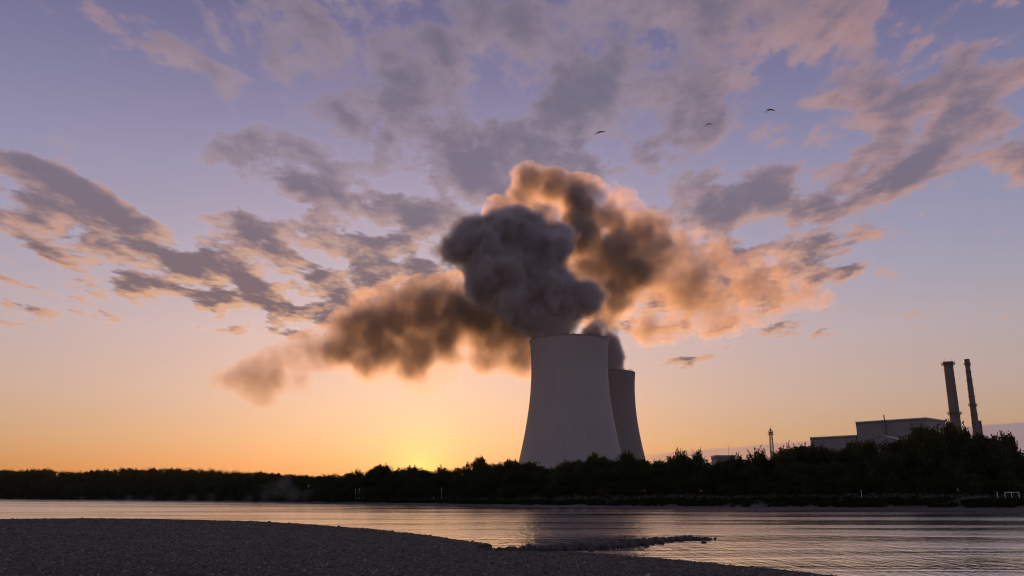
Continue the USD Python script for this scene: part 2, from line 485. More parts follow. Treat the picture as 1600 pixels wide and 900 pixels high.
aa = np.concatenate([np.linspace(-1.45, -0.75, 40)[:-1], np.linspace(-0.75, 0.75, 420), np.linspace(0.75, 1.4, 40)[1:]])
fr = np.array(FARLINE.coords)
off = np.concatenate([np.linspace(-12, 0, 4)[:-1], np.linspace(0, 40, 44), np.geomspace(43, 1000, 36)])
# distance to the far waterline along each bearing
wl = []
for a in aa:
    hit = shapely.LineString([(0, 0), (9000 * math.sin(a), 9000 * math.cos(a))]).intersection(FARLINE)
    wl.append(hit.distance(shapely.Point(0, 0)) if not hit.is_empty else 3000.0)
wl = np.array(wl)
aa, wl = aa[wl < 1300], wl[wl < 1300]
D = wl[None, :] + off[:, None] * np.clip(wl / 170, 1, 3)[None, :] ** 0.6
D[47:] = D[46] + (2450 - D[46]) * (np.geomspace(1, 40, 37)[1:, None] - 1) / 39
BX, BY = D * np.sin(aa)[None, :], D * np.cos(aa)[None, :]
tag(obj('far_bank', grid_mesh(BX, BY, bank_z(BX, BY)), BANK, smooth=True), kind='structure')


def bz(x, y):
    return float(bank_z(np.array([x]), np.array([y]))[0])


def on_bank(px, inland):
    """A point on the far bank in that direction, INLAND metres behind the waterline."""
    a = azel(px, 772)[0]
    w = float(np.interp(a, aa, wl)) + inland
    x, y = w * math.sin(a), w * math.cos(a)
    return np.array([x, y, bz(x, y)])


# light trodden tracks that come down the bank
TRACKS = []
for label_px in ([(1378, 1.0), (1400, 3.2), (1430, 3.0), (1465, 4.5), (1500, 7.5), (1545, 11)], [(588, 1.5), (604, 4), (614, 7.5), (620, 12)]):
    pts = []
    for (pa, ia), (pb, ib) in zip(label_px[:-1], label_px[1:]):
        for t in np.linspace(0, 1, 10, endpoint=False):
            pts.append(on_bank(pa + (pb - pa) * t, ia + (ib - ia) * t)[:2])
    pts = np.array(pts)
    TRACKS.append(shapely.LineString(pts))
    tg_ = np.gradient(pts, axis=0)
    tg_ /= np.linalg.norm(tg_, axis=1, keepdims=True)
    nn = np.stack([-tg_[:, 1], tg_[:, 0]], 1)
    cross = np.linspace(-1.1, 1.1, 7)
    PX = pts[:, None, 0] + nn[:, None, 0] * cross
    PY = pts[:, None, 1] + nn[:, None, 1] * cross
    tag(obj('path', grid_mesh(PX, PY, bank_z(PX, PY) + 0.06), PATH, smooth=True), kind='structure')

# ------------------------------------------------------------------ cooling towers
GROUND = 3.5


def tower_radius(z):
    return math.sqrt(36.2 ** 2 + (0.367 * (z - 119.3)) ** 2)


def cooling_tower(name, label, x, y, scale, shell):
    t = thing(name, label, 'cooling tower', (x, y, 0), 0, 'concrete cooling towers', (scale,) * 3)
    zs = np.linspace(9.0, 143.6, 70)
    outer = [(tower_radius(z), z) for z in zs]
    th = np.interp(zs, [9, 25, 143.6], [1.1, 0.35, 0.3])
    inner = [(tower_radius(z) - h, z) for z, h in zip(zs, th)][::-1]
    obj('shell', lathe(outer + inner, 200), shell, t, smooth=40)
    rt = tower_radius(144.3)
    rim = obj('rim', lathe([(rt - 0.75, 143.6), (rt + 0.02, 143.6), (rt + 0.18, 144.0), (rt + 0.18, 144.8), (rt - 0.75, 144.8)], 200), RIM, t, smooth=30)
    rb, rg = tower_radius(9.0) - 0.5, tower_radius(0.0) + 0.6
    for k in range(40):                        # the slanting columns the shell stands on
        a = 2 * math.pi * k / 40
        for s in (-1, 1):
            b = a + s * math.pi / 40
            obj('support_column', tube([(rg * math.cos(a), rg * math.sin(a), 2.5), (rb * math.cos(b), rb * math.sin(b), 9.2)], 0.42, 6), RIM, t)
    rail = [(rt + 0.2) * np.array([math.cos(a), math.sin(a), 0]) + [0, 0, 145.85] for a in np.linspace(0, 2 * math.pi, 97)]
    obj('railing', tube(rail, 0.05, 4, False), STEEL, rim)
    return t


T1 = at(892, 713, 781)
T2 = at(947, 703, 1000)
cooling_tower('cooling_tower', 'large pale grey concrete cooling tower in front, rising behind the middle of the bank trees', T1[0], T1[1], 1.0, CONCRETE)
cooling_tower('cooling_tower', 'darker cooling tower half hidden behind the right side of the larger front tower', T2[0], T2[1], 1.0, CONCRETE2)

# ------------------------------------------------------------------ the two stacks
def ring_platform(r0, r1, z, h=0.25, rail=1.1, posts=16):
    parts = [lathe([(r0, z), (r1, z), (r1, z + h), (r0, z + h)], 40)]
    if rail:
        for k in range(posts):
            a = 2 * math.pi * k / posts
            parts.append(tube([(r1 * .985 * math.cos(a), r1 * .985 * math.sin(a), z + h), (r1 * .985 * math.cos(a), r1 * .985 * math.sin(a), z + h + rail)], 0.06, 4))
        for zz in (rail * 0.5, rail):
            parts.append(tube([(r1 * .985 * math.cos(a), r1 * .985 * math.sin(a), z + h + zz) for a in np.linspace(0, 2 * math.pi, 41)], 0.06, 4, False))
        for k in range(0, posts, 4):           # brackets below
            a = 2 * math.pi * k / posts
            parts.append(tube([(r0 * math.cos(a), r0 * math.sin(a), z - 1.2), (r1 * math.cos(a), r1 * math.sin(a), z)], 0.08, 4))
    return cat(parts)


def open_shaft(r_bottom, r_top, h, sides=48):
    zs = np.linspace(0, h, 14)
    o = [(r_bottom + (r_top - r_bottom) * z / h, z) for z in zs]
    i = [(r - 0.45, z) for r, z in o][::-1]
    return lathe(o + i, sides)


S1 = at(1493, 660, 500)
h1 = at(1481, 566, 500)[2] - GROUND
c = thing('exhaust_stack', 'thick dark concrete exhaust stack with ringed top, left of the pair beside the big hall', 'chimney', (S1[0], S1[1], GROUND))
shaft = obj('shaft', open_shaft(3.25, 2.62, h1), CHIMNEY, c, smooth=40)
top = obj('top_ring', lathe([(2.70, h1 - 1.6), (3.1, h1 - 1.2), (3.1, h1 + 0.15), (2.2, h1 + 0.15), (2.2, h1 - 1.6)], 40), STEEL, c, smooth=30)
obj('top_platform', ring_platform(3.05, 3.85, h1 - 1.4), STEEL, c)
obj('lower_platform', ring_platform(3.0, 4.1, at(1490, 647, 500)[2] - GROUND), STEEL, c)
for a in (0.3, 2.0, 3.6, 5.2):
    obj('lightning_rod', tube([(2.9 * math.cos(a), 2.9 * math.sin(a), h1), (2.9 * math.cos(a), 2.9 * math.sin(a), h1 + 1.7)], 0.07, 5), STEEL, top)
obj('ladder', cat([tube([(-0.3 + s, -3.5, 4), (-0.3 + s, -2.95, h1 - 1.5)], 0.06, 4) for s in (0, 0.6)]
                  + [tube([(-0.3, -3.5 + 0.55 * z / h1, 4 + z), (0.3, -3.5 + 0.55 * z / h1, 4 + z)], 0.04, 4) for z in np.arange(0, h1 - 6, 1.2)]), STEEL, shaft)

S2 = at(1525, 671, 500)
h2 = at(1509.5, 562, 500)[2] - GROUND
r2 = lambda z: 2.55 + (1.28 - 2.55) * z / h2
c = thing('exhaust_stack', 'thin tall stack with many rings, right of the pair beside the big hall', 'chimney', (S2[0], S2[1], GROUND))
obj('shaft', open_shaft(2.55, 1.28, h2), CHIMNEY, c, smooth=40)
obj('top_cap', lathe([(1.3, h2 - 2.4), (1.62, h2 - 2.2), (1.62, h2 + 0.2), (0.85, h2 + 0.2), (0.85, h2 - 2.4)], 32), STEEL, c, smooth=30)
obj('top_platform', ring_platform(1.3, 1.95, h2 - 3.3, rail=0.9, posts=12), STEEL, c)
for px, py in [(1513, 581), (1515, 594), (1516.5, 607), (1518.5, 620), (1520, 634), (1522, 648), (1524, 662)]:
    z = at(px, py, 500)[2] - GROUND
    big = py == 634
    obj('shaft_ring', ring_platform(r2(z) - 0.05, r2(z) + (0.75 if big else 0.5), z, 0.35 if big else 0.22, 0.9 if big else 0, 12), STEEL, c)
zb = at(1528, 660, 500)[2] - GROUND
obj('equipment_cabin', box(1.5, 3.2, -1.2, 1.2, zb - 16, zb + 1.0), STEEL, c)

# ------------------------------------------------------------------ the reactor hall and the annex against it
def rot_pts(m, origin, a):
    m = m.copy()
    m.apply_transform(trimesh.transformations.rotation_matrix(a, [0, 0, 1]))
    m.apply_translation(origin)
    return m


def hall(name, label, corner, length, depth, height, wallmat, angle, seams=0, pipe=None):
    """Near corner at the origin; the long face runs along -x, the short one along +y, before turning by ANGLE degrees."""
    t = thing(name, label, 'building', (corner[0], corner[1], GROUND - 0.5), angle)
    L, D, H = length, depth, height - GROUND + 0.5
    obj('wall', box(-L, 0, 0, 0.4, 0, H - 1.6), wallmat, t)
    obj('wall', box(-0.4, 0, 0.403, D - 0.403, 0, H - 1.603), wallmat, t)
    obj('wall', box(-L, 0, D - 0.4, D, 0, H - 1.6), wallmat, t)
    obj('wall', box(-L, -L + 0.4, 0.403, D - 0.403, 0, H - 1.603), wallmat, t)
    obj('coping', cat([box(-L - .1, 0.1, -0.1, 0.35, H - 1.6, H - 0.45), box(-0.35, 0.1, 0.353, D - .353, H - 1.6, H - 0.453), box(-L - .1, 0.1, D - .35, D + .1, H - 1.6, H - 0.45), box(-L - .1, -L + .35, 0.353, D - .353, H - 1.6, H - 0.453)]), COPING, t)
    obj('roof_edge', cat([box(-L - .25, .25, -.25, 0.5, H - 0.45, H), box(-0.5, .25, .503, D - .503, H - 0.45, H - .003), box(-L - .25, .25, D - .5, D + .25, H - 0.45, H), box(-L - .25, -L + .5, .503, D - .503, H - 0.45, H - .003)]), TRIM, t)
    obj('roof', box(-L + .36, -.36, .36, D - .36, H - 1.2, H - 0.8), ROOF, t)
    return t, L, D, H


ang_h = math.degrees(math.atan2(-26.6, 24.7))
corner = at(1447, 652, 420)
t, L, D, H = hall('reactor_hall', 'big flat roofed grey hall rising behind the trees left of the two stacks', corner, 36.3, 24.0, corner[2], HALL, ang_h)
obj('wall_pipe', tube([(-20.8, -0.45, 2), (-20.8, -0.45, H + 2.6)], 0.32, 8), COPING, t)
ca = corner[:2] + np.array([-24.7, 26.6]) / 36.3 * 36.9
t, L, D, H = hall('annex_building', 'lower flat roofed grey annex adjoining the left end of the big hall', ca, 26.0, 20.0, 33.4, ANNEX, ang_h)
# a shed with a low gable in front of the hall
gp = at(1376, 680, 400)
t = thing('gabled_shed', 'pale low gabled roof showing between the trees and the big hall wall', 'building', (gp[0], gp[1], GROUND - 0.5), ang_h)
gz = gp[2] - GROUND + 0.5
prof = shapely.Polygon([(-7, 0), (7, 0), (7, gz - 2.4), (0, gz - 0.2), (-7, gz - 2.4)])
m = trimesh.creation.extrude_polygon(prof, 12.0)
m.apply_transform(trimesh.transformations.rotation_matrix(math.pi / 2, [1, 0, 0]))
m.apply_translation([0, 12, 0])
obj('wall', m, ANNEX, t)
for s in (-1, 1):
    rp = np.array([[0, -.4, gz - .12], [s * 7.6, -.4, gz - 2.55], [s * 7.6, 12.4, gz - 2.55], [0, 12.4, gz - .12]])
    v = np.vstack([rp, rp + [0, 0, .22]])
    f = [[0, 1, 2], [0, 2, 3], [4, 6, 5], [4, 7, 6], [0, 4, 5], [0, 5, 1], [1, 5, 6], [1, 6, 2], [2, 6, 7], [2, 7, 3], [3, 7, 4], [3, 4, 0]]
    mm = trimesh.Trimesh(v, f)
    mm.fix_normals()
    obj('roof_slope', mm, SHEDROOF, t)
# small flat block between the towers and the hall
bp = at(1118, 711, 330)
t, L, D, H = hall('flat_roofed_block', 'small grey flat roofed block just showing above the trees right of the towers', (bp[0] + 7.5, bp[1]), 7.5, 7.0, bp[2], ANNEX, 0)
obj('roof_mast', tube([(-1.6, 3, H - 1), (-1.6, 3, H + 4.6)], [0.09, 0.04], 5), STEEL, t)

# ------------------------------------------------------------------ lattice mast
mp = at(1206, 700, 600)
mtop = at(1204, 664, 600)[2] - GROUND
t = thing('lattice_mast', 'slender steel lattice radio mast with two platforms rising above the trees', 'mast', (mp[0], mp[1], GROUND))
zt = mtop - 5.5
w = lambda z: 1.75 + (0.75 - 1.75) * z / zt
legs = [(1, 1), (-1, 1), (-1, -1), (1, -1)]
for sx, sy in legs:
    obj('leg', tube([(sx * w(0), sy * w(0), 0), (sx * w(zt), sy * w(zt), zt)], 0.16, 5), STEEL, t)
zs = np.linspace(0, zt, 15)
for z0, z1 in zip(zs[:-1], zs[1:]):
    parts = []
    for k in range(4):
        a, b = legs[k], legs[(k + 1) % 4]
        parts += [tube([(a[0] * w(z0), a[1] * w(z0), z0), (b[0] * w(z1), b[1] * w(z1), z1)], 0.09, 4),
                  tube([(b[0] * w(z0), b[1] * w(z0), z0), (a[0] * w(z1), a[1] * w(z1), z1)], 0.09, 4),
                  tube([(a[0] * w(z1), a[1] * w(z1), z1), (b[0] * w(z1), b[1] * w(z1), z1)], 0.09, 4)]
    obj('brace', cat(parts), STEEL, t)
for py in (675.6, 679.0):
    z = at(1204, py, 600)[2] - GROUND
    obj('platform', cat([ring_platform(0.6, 1.6, z, 0.3, 1.0, 10)] + [tube([(1.6 * math.cos(a), 1.6 * math.sin(a), z + .2), (2.4 * math.cos(a), 2.4 * math.sin(a), z + .3)], 0.12, 4) for a in np.arange(0, 6.2, 1.05)]), STEEL, t)
z = at(1204, 671.5, 600)[2] - GROUND
obj('drum_antenna', lathe([(0.01, z - .9), (0.55, z - .8), (0.7, z), (0.55, z + .8), (0.01, z + .9)], 12), STEEL, t)
obj('top_rod', tube([(0, 0, zt - 1), (0, 0, mtop)], [0.22, 0.06], 5), STEEL, t)

# ------------------------------------------------------------------ trees and bushes
def leaf_cards(centres, size, rng, spread=0.5):
    """Diamond leaf clusters, two triangles each, at the given centres."""
    n = len(centres)
    a = rng.normal(size=(n, 3))
    a[:, 2] *= 0.8
    a /= np.linalg.norm(a, axis=1, keepdims=True)
    b = np.cross(a, rng.normal(size=(n, 3)))
    b /= np.linalg.norm(b, axis=1, keepdims=True)
    s = size * rng.uniform(0.6, 1.35, (n, 1))
    c = np.cross(a, b)
    v = np.stack([centres - a * s, centres + b * s * spread + c * s * .18, centres + a * s, centres - b * s * spread + c * s * .18], 1).reshape(-1, 3)
    k = np.arange(n)[:, None] * 4
    return v, np.vstack([k + [0, 1, 2], k + [0, 2, 3]])


def make_tree(kind, seed):
    """(trunk mesh, crown mesh) of a tree about 10 m tall; kind: dome, tall, spray, bush."""
    g = np.random.default_rng(seed)
    H = {'dome': 10.0, 'tall': 10.0, 'spray': 10.0, 'bush': 10.0, 'poplar': 10.0}[kind]
    wr = {'dome': 4.3, 'tall': 3.0, 'spray': 3.8, 'bush': 5.4, 'poplar': 2.5}[kind]
    base = {'dome': 1.2, 'tall': 1.5, 'spray': 1.0, 'bush': 0.2, 'poplar': 1.4}[kind]
    nclump = {'dome': 120, 'tall': 105, 'spray': 100, 'bush': 135, 'poplar': 95}[kind]
    cl, tips = [], []
    lobes = [(g.uniform(0, 6.28), g.uniform(.25, .8), g.uniform(.3, .92), g.uniform(.26, .46)) for _ in range(9)]
    for k in range(nclump):
        if g.random() < 0.75:                  # clumps gather in a few boughs
            a, rr, h, s = lobes[g.integers(len(lobes))]
            p = np.array([rr * math.cos(a), rr * math.sin(a), h]) + g.normal(size=3) * np.array([.17, .17, .09])
        else:
            u = g.uniform(0, 6.28)
            h = g.uniform(0.05, 1.0)
            p = np.array([math.cos(u), math.sin(u), 0]) * g.uniform(0.2, 0.95)
            p[2] = h
        env = {'dome': math.sqrt(max(0, 1 - ((p[2] - .42) / .6) ** 2)), 'tall': math.sqrt(max(0, 1 - ((p[2] - .45) / .58) ** 2)),
               'spray': math.sqrt(max(0, 1 - ((p[2] - .4) / .58) ** 2)), 'bush': math.sqrt(max(0, 1 - (p[2] / .98) ** 2)),
               'poplar': math.sqrt(max(0, 1 - ((p[2] - .42) / .62) ** 2))}[kind]
        r = math.hypot(p[0], p[1])
        if env <= 0.05:
            continue
        if r > env:
            p[:2] *= env / r * g.uniform(.85, 1.0)
        cl.append([p[0] * wr, p[1] * wr, base + p[2] * (H - base) * 0.93])
    cl = np.array(cl)
    pts = []
    for p in cl:
        n = int(g.integers(26, 46))
        d = g.normal(size=(n, 3)) * np.array([.62, .62, .42]) * g.uniform(.7, 1.25)
        pts.append(p + d)
    nsh = {'dome': 26, 'tall': 30, 'spray': 60, 'bush': 34, 'poplar': 20}[kind]
    twigs = []
    top = cl[np.argsort(-(cl[:, 2] + 0.25 * np.hypot(cl[:, 0], cl[:, 1])))][:60]
    for k in range(nsh):                       # shoots that stick out of the outline
        p = top[g.integers(len(top))]
        out = np.array([p[0], p[1], 0]) / (np.hypot(p[0], p[1]) + .5)
        d = out * g.uniform(.1, .8) + [0, 0, 1] + g.normal(size=3) * .25
        d /= np.linalg.norm(d)
        ln = g.uniform(.9, 1.9) * (1.25 if kind == 'spray' else 0.9)
        q = p + d * ln
        twigs.append(tube([p, (p + q) / 2 + g.normal(size=3) * .06, q], [.035, .025, .012], 3, False))
        s = np.linspace(.3, 1.0, int(g.integers(7, 13)))[:, None]
        pts.append(p + d * ln * s + g.normal(size=(len(s), 3)) * .13)
    v, f = leaf_cards(np.vstack(pts), 0.30, g)
    crown = trimesh.Trimesh(v, f, process=False)
    tr = [tube([(0, 0, -0.6), (g.normal() * .1, g.normal() * .1, H * .3), (g.normal() * .25, g.normal() * .25, H * .62), (g.normal() * .3, g.normal() * .3, H * .86)], [.24, .18, .11, .04], 7)]
    for a, rr, h, s in lobes:
        e = np.array([rr * math.cos(a) * wr * .8, rr * math.sin(a) * wr * .8, base + h * (H - base) * .9])
        st = np.array([0, 0, max(.6, e[2] * .45)])
        tr.append(tube([st, (st + e) / 2 + [0, 0, -.25], e], [.12, .08, .03], 5))
    return cat(tr + twigs), crown


PROTO = {}
for kind, seeds, lm in (('dome', (1, 2, 3), LEAF), ('tall', (4, 5), LEAF2), ('spray', (6, 7, 8), LEAF2), ('bush', (9, 10, 11), LEAF), ('poplar', (12, 13), LEAF)):
    PROTO[kind] = []
    for s in seeds:
        path = f'/World/{kind}_tree_kind_{s}'
        UsdGeom.Xform.Define(stage, path).GetPrim().SetSpecifier(Sdf.SpecifierClass)
        tr, cr = make_tree(kind, s)
        usdkit.mesh(stage, path + '/trunk', tr, BARK)
        usdkit.mesh(stage, path + '/crown', cr, lm)
        PROTO[kind].append(path)

SKYLINE = np.array([(500, 742), (510, 742), (520, 740), (540, 742), (555, 735), (570, 733), (590, 726), (605, 727), (613, 732), (625, 729), (640, 729), (655, 733), (665, 733), (685, 731),
                    (700, 728), (715, 726), (730, 722), (745, 717), (770, 717), (790, 719), (800, 714), (812, 717), (825, 719), (840, 723), (855, 725), (870, 720), (885, 714), (900, 717),
                    (915, 715), (930, 709), (950, 714), (965, 707), (985, 709), (1000, 711), (1015, 719), (1026, 724), (1040, 713), (1060, 708), (1075, 709), (1090, 708), (1112, 716), (1135, 712),
                    (1150, 712), (1165, 711), (1180, 706), (1196, 716), (1210, 706), (1225, 700), (1240, 696), (1260, 694), (1280, 693), (1300, 699), (1320, 697), (1335, 688), (1355, 687),
                    (1375, 686), (1395, 688), (1410, 679), (1430, 671), (1445, 667), (1460, 671), (1475, 672), (1490, 666), (1505, 670), (1525, 677), (1540, 682), (1555, 678), (1570, 680), (1590, 705), (1640, 706), (1760, 708)], float)
HEIGHT0 = {'dome': 10.0, 'tall': 10.3, 'spray': 10.6, 'bush': 10.0, 'poplar': 10.2}


def plant(kind, px, top_py, width_px, inland, name, label, cat_, group=None, rng=R):
    b = on_bank(px, inland)
    Y = b[1]
    top = at(px, top_py, Y)
    h = max(top[2] - b[2], 1.5)
    wr = {'dome': 4.3, 'tall': 3.0, 'spray': 3.8, 'bush': 5.4, 'poplar': 2.5}[kind]
    w = width_px / FPX * Y / 2
    src = PROTO[kind][int(rng.integers(len(PROTO[kind])))]
    sc = (w / wr, w / wr * rng.uniform(.9, 1.15), h / HEIGHT0[kind])
    return copy_of(src, name, label, cat_, (top[0], top[1], b[2] - (0.15 if kind != 'bush' else 0.5)), rng.uniform(0, 360), sc, group)


def skyline(px):
    return float(np.interp(px, SKYLINE[:, 0], SKYLINE[:, 1]))


PLACES = [(505, 'at its left tip'), (600, 'below the sunset glow'), (720, 'between glow and front tower'), (808, 'before the left half of the front tower'), (892, 'before the right half of the front tower'),
          (965, 'before the rear tower'), (1018, 'right of the rear tower'), (1112, 'between small block and lattice mast'), (1200, 'right of the lattice mast'), (1262, 'before the annex'),
          (1337, 'before the left half of the big hall'), (1402, 'before the right half of the big hall'), (1466, 'before the two stacks'), (1530, 'right of the two stacks'), (1720, '')]
ROWS = {'crest': ('bank_tree', 'dark skyline tree of the bank wood ', 'tree', 'skyline trees '), 'body': ('bank_tree', 'dark inner tree of the bank wood ', 'tree', 'inner trees '),
        'under': ('bank_bush', 'dark undergrowth deep in the wood ', 'bush', 'undergrowth '), 'foot': ('bank_bush', 'low bush on the bank foot ', 'bush', 'foot bushes ')}


def wood_plant(kind, px, top_py, wpx, inland, row):
    name, label, cat_, group = ROWS[row]
    place = [p for x0, p in PLACES if x0 <= max(px, 505)][-1]
    plant(kind, px, top_py, wpx, inland, name, label + place, cat_, group + place)


for a, b in [(505, 808), (808, 1020), (1020, 1262), (1262, 1470), (1470, 1719)]:
    x = a
    while x < b:
        wpx = float(R.uniform(30, 52))
        k = ['dome', 'tall', 'spray', 'bush'][int(R.choice(4, p=[.36, .16, .2, .28]))]
        wood_plant(k, x, skyline(x) + R.uniform(-1.0, 3.5), wpx, R.uniform(22, 34), 'crest')
        wood_plant('bush', x, skyline(x) + (768 - skyline(x)) * R.uniform(.35, .6), wpx * 1.2, R.uniform(24, 32), 'under')
        x += wpx * R.uniform(.36, .55)
    x = a
    while x < b:                               # a second row fills the body of the wood
        wpx = float(R.uniform(36, 60))
        k = ['dome', 'bush', 'spray'][int(R.choice(3, p=[.4, .4, .2]))]
        y0 = skyline(x)
        wood_plant(k, x, y0 + (766 - y0) * R.uniform(.18, .45), wpx, R.uniform(17, 22), 'body')
        x += wpx * R.uniform(.42, .6)
    x = a
    while x < b:                               # bushes along the top of the slope
        wpx = float(R.uniform(26, 48))
        y0 = skyline(x)
        wood_plant('bush', x, y0 + (768 - y0) * R.uniform(.55, .8), wpx, R.uniform(13, 16), 'foot')
        x += wpx * R.uniform(.5, .75)

# trees that stand out against the sky
for kind, px, py, wpx, label in [
        ('dome', 600, 725, 34, 'round topped tree left of the sunset glow, first hump of the bank wood'),
        ('spray', 556, 731, 18, 'thin feathery tree at the left tip of the bank wood'),
        ('dome', 645, 727, 30, 'rounded tree just left of the brightest sunset glow'),
        ('spray', 690, 726, 26, 'ragged tree just right of the brightest sunset glow'),
        ('tall', 748, 713, 26, 'taller pointed tree midway between the sunset glow and the front cooling tower'),
        ('dome', 930, 706, 30, 'leafy tree top overlapping the lower right of the front cooling tower'),
        ('dome', 978, 704, 40, 'broad dome of leaves in front of the gap between the two cooling towers'),
        ('dome', 1060, 702, 38, 'rounded bush like tree standing alone right of the rear cooling tower'),
        ('spray', 1090, 699, 26, 'feathery tree beside the small flat roofed block'),
        ('spray', 1146, 704, 26, 'sparse tree with upright shoots right of the small flat roofed block'),
        ('spray', 1180, 697, 34, 'sparse tree with upright shoots left of the lattice mast'),
        ('spray', 1228, 692, 36, 'feathery tree right of the lattice mast'),
        ('dome', 1445, 664, 62, 'broad rounded tree covering the lower right of the big hall'),
        ('tall', 1480, 657, 24, 'upright tufted tree in front of the thick stack'),
        ('dome', 1497, 662, 34, 'full leafy tree at the foot of the thick stack'),
        ('spray', 1558, 669, 40, 'tall ragged tree at the right end of the wood beyond the thin stack'),
        ('tall', 1573, 676, 26, 'narrow tree on the right shoulder of the wood near the frame edge')]:
    plant(kind, px, py, wpx, R.uniform(19, 26), 'bank_tree', label, 'tree')

# the far wood along the left shore reads as one mass
FARTOP = np.array([(-300, 738), (0, 733), (30, 734), (60, 731), (100, 736), (130, 737), (180, 732), (280, 731), (330, 733), (400, 737), (440, 740), (470, 742), (500, 743), (540, 744)], float)
fw = UsdGeom.PointInstancer.Define(stage, '/World/far_wood')
tag(fw, 'dark far wood stretching along the left shore as one even mass', 'wood', kind='stuff')
protos = []
UsdGeom.Scope.Define(stage, '/World/far_wood/kinds')
for k in ('poplar', 'dome', 'tall'):
    for i, src in enumerate(PROTO[k][:2]):
        pth = f'/World/far_wood/kinds/{k}_{i}'
        UsdGeom.Xform.Define(stage, pth).GetPrim().GetReferences().AddInternalReference(src)
        protos.append((pth, k))
fw.CreatePrototypesRel().SetTargets([Sdf.Path(p) for p, _ in protos])
pos, idx, scl, ori = [], [], [], []
for row, (i0, i1, drop) in enumerate([(22, 40, 0.0), (14, 20, .22), (8, 12, .5), (5, 8, .72)]):
    x = -320.0
    while x < 535:
        p = int(R.integers(len(protos)))
        kind = protos[p][1]
        b = on_bank(x, R.uniform(i0, i1))
        y0 = float(np.interp(x, FARTOP[:, 0], FARTOP[:, 1])) + R.uniform(-1.2, 1.8)
        y0 += (772 - y0) * drop * R.uniform(.8, 1.2)
        top = at(x, y0, b[1])
        wpx = R.uniform(12, 20) * (1 if kind == 'poplar' else 1.25)
        wr = {'dome': 4.3, 'tall': 3.0, 'poplar': 2.5}[kind]
        w_ = wpx / FPX * b[1] / 2 / wr
        pos.append((top[0], top[1], b[2] - .2))
        idx.append(p)
        scl.append((w_, w_, max(top[2] - b[2], 2) / HEIGHT0[kind]))
        a = R.uniform(0, math.pi)
        ori.append(Gf.Quath(math.cos(a), 0, 0, math.sin(a)))
        x += wpx * R.uniform(.3, .5)
fw.CreatePositionsAttr(Vt.Vec3fArray([Gf.Vec3f(*map(float, p)) for p in pos]))
fw.CreateProtoIndicesAttr(Vt.IntArray(idx))
fw.CreateScalesAttr(Vt.Vec3fArray([Gf.Vec3f(*map(float, p)) for p in scl]))
fw.CreateOrientationsAttr(Vt.QuathArray(ori))

# ------------------------------------------------------------------ pebbles, rock groyne
UsdGeom.Xform.Define(stage, '/World/pebbles')
pb = UsdGeom.PointInstancer.Define(stage, '/World/beach_pebbles')
stage.RemovePrim('/World/pebbles')
tag(pb, 'grey rounded river pebbles covering the near beach', 'gravel', kind='stuff')
UsdGeom.Scope.Define(stage, '/World/beach_pebbles/kinds')


def stone(seed, flat=0.6, sub=1, rough=0.35):
    m = trimesh.creation.icosphere(subdivisions=sub, radius=1.0)
    v = np.array(m.vertices)
    g = np.random.default_rng(seed)
    v *= 1 + rough * (fbm(v * 1.1 + g.uniform(0, 50, 3), 3, seed)[:, None] - 0.5) * 2
    return trimesh.Trimesh(v * [1.0, g.uniform(.65, .95), flat], m.faces, process=False)


names = []
for k in range(5):
    p = f'/World/beach_pebbles/kinds/pebble_{k}'
    usdkit.mesh(stage, p, stone(20 + k, .5 + .05 * k), STONE, smooth=True)
    names.append(Sdf.Path(p))
pb.CreatePrototypesRel().SetTargets(names)
NP = 150000
dep = 24 + (92 - 24) * R.random(NP) ** 1.9
lat = R.uniform(-1, 1, NP) * (dep * 0.66 + 3)
ok = shapely.contains_xy(near_poly.buffer(0.4), lat, dep)
lat, dep = lat[ok], dep[ok]
size = np.exp(R.normal(math.log(0.026), 0.40, len(lat))) * (1 + (dep - 30) / 90)
big = R.random(len(lat)) < 0.004
size[big] *= 2.2
zz = beach_z(lat, dep) + (fbm(np.stack([lat * 1.6, dep * 1.6, 0 * lat], -1), 4, 9) - 0.5) * 0.05
pb.CreatePositionsAttr(Vt.Vec3fArray.FromNumpy(np.stack([lat, dep, zz + size * .12], 1).astype(np.float32)))
pb.CreateProtoIndicesAttr(Vt.IntArray.FromNumpy(R.integers(0, 5, len(lat)).astype(np.int32)))
pb.CreateScalesAttr(Vt.Vec3fArray.FromNumpy(np.repeat(size[:, None], 3, 1).astype(np.float32)))
aq = R.uniform(0, math.pi, len(lat))
pb.CreateOrientationsAttr(Vt.QuathArray([Gf.Quath(float(math.cos(a)), 0, 0, float(math.sin(a))) for a in aq]))

gx = thing('stone_groyne', 'low dark row of tumbled stones running out from the beach into the river', 'groyne')
line = np.array([gnd(x, y, .12)[:2] for x, y in [(772, 858.5), (800, 857.5), (840, 856.5), (880, 855.5), (920, 853), (960, 849.5), (1000, 846.5), (1040, 842.5), (1075, 840), (1108, 840.5)]])
tt = np.linspace(0, 1, len(line))
for k in range(290):
    t_ = (k + R.random()) / 290
    c0 = np.array([np.interp(t_, tt, line[:, 0]), np.interp(t_, tt, line[:, 1])])
    wd = .25 + .55 * math.sin(math.pi * min(1, .15 + t_ * .85)) ** .7
    c0 = c0 + R.normal(size=2) * wd * np.array([.6, .7])
    s = R.uniform(.09, .24) * (0.75 + .5 * math.sin(math.pi * t_))
    m = stone(100 + k, .72, 2 if s > .27 else 1, .55)
    m.apply_scale(s)
    m.apply_transform(trimesh.transformations.rotation_matrix(R.uniform(0, 6.28), [0, 0, 1]))
    m.apply_translation([c0[0], c0[1], s * R.uniform(-.1, .45) + 0.03])
    obj('stone', m, WETSTONE, gx, smooth=35)
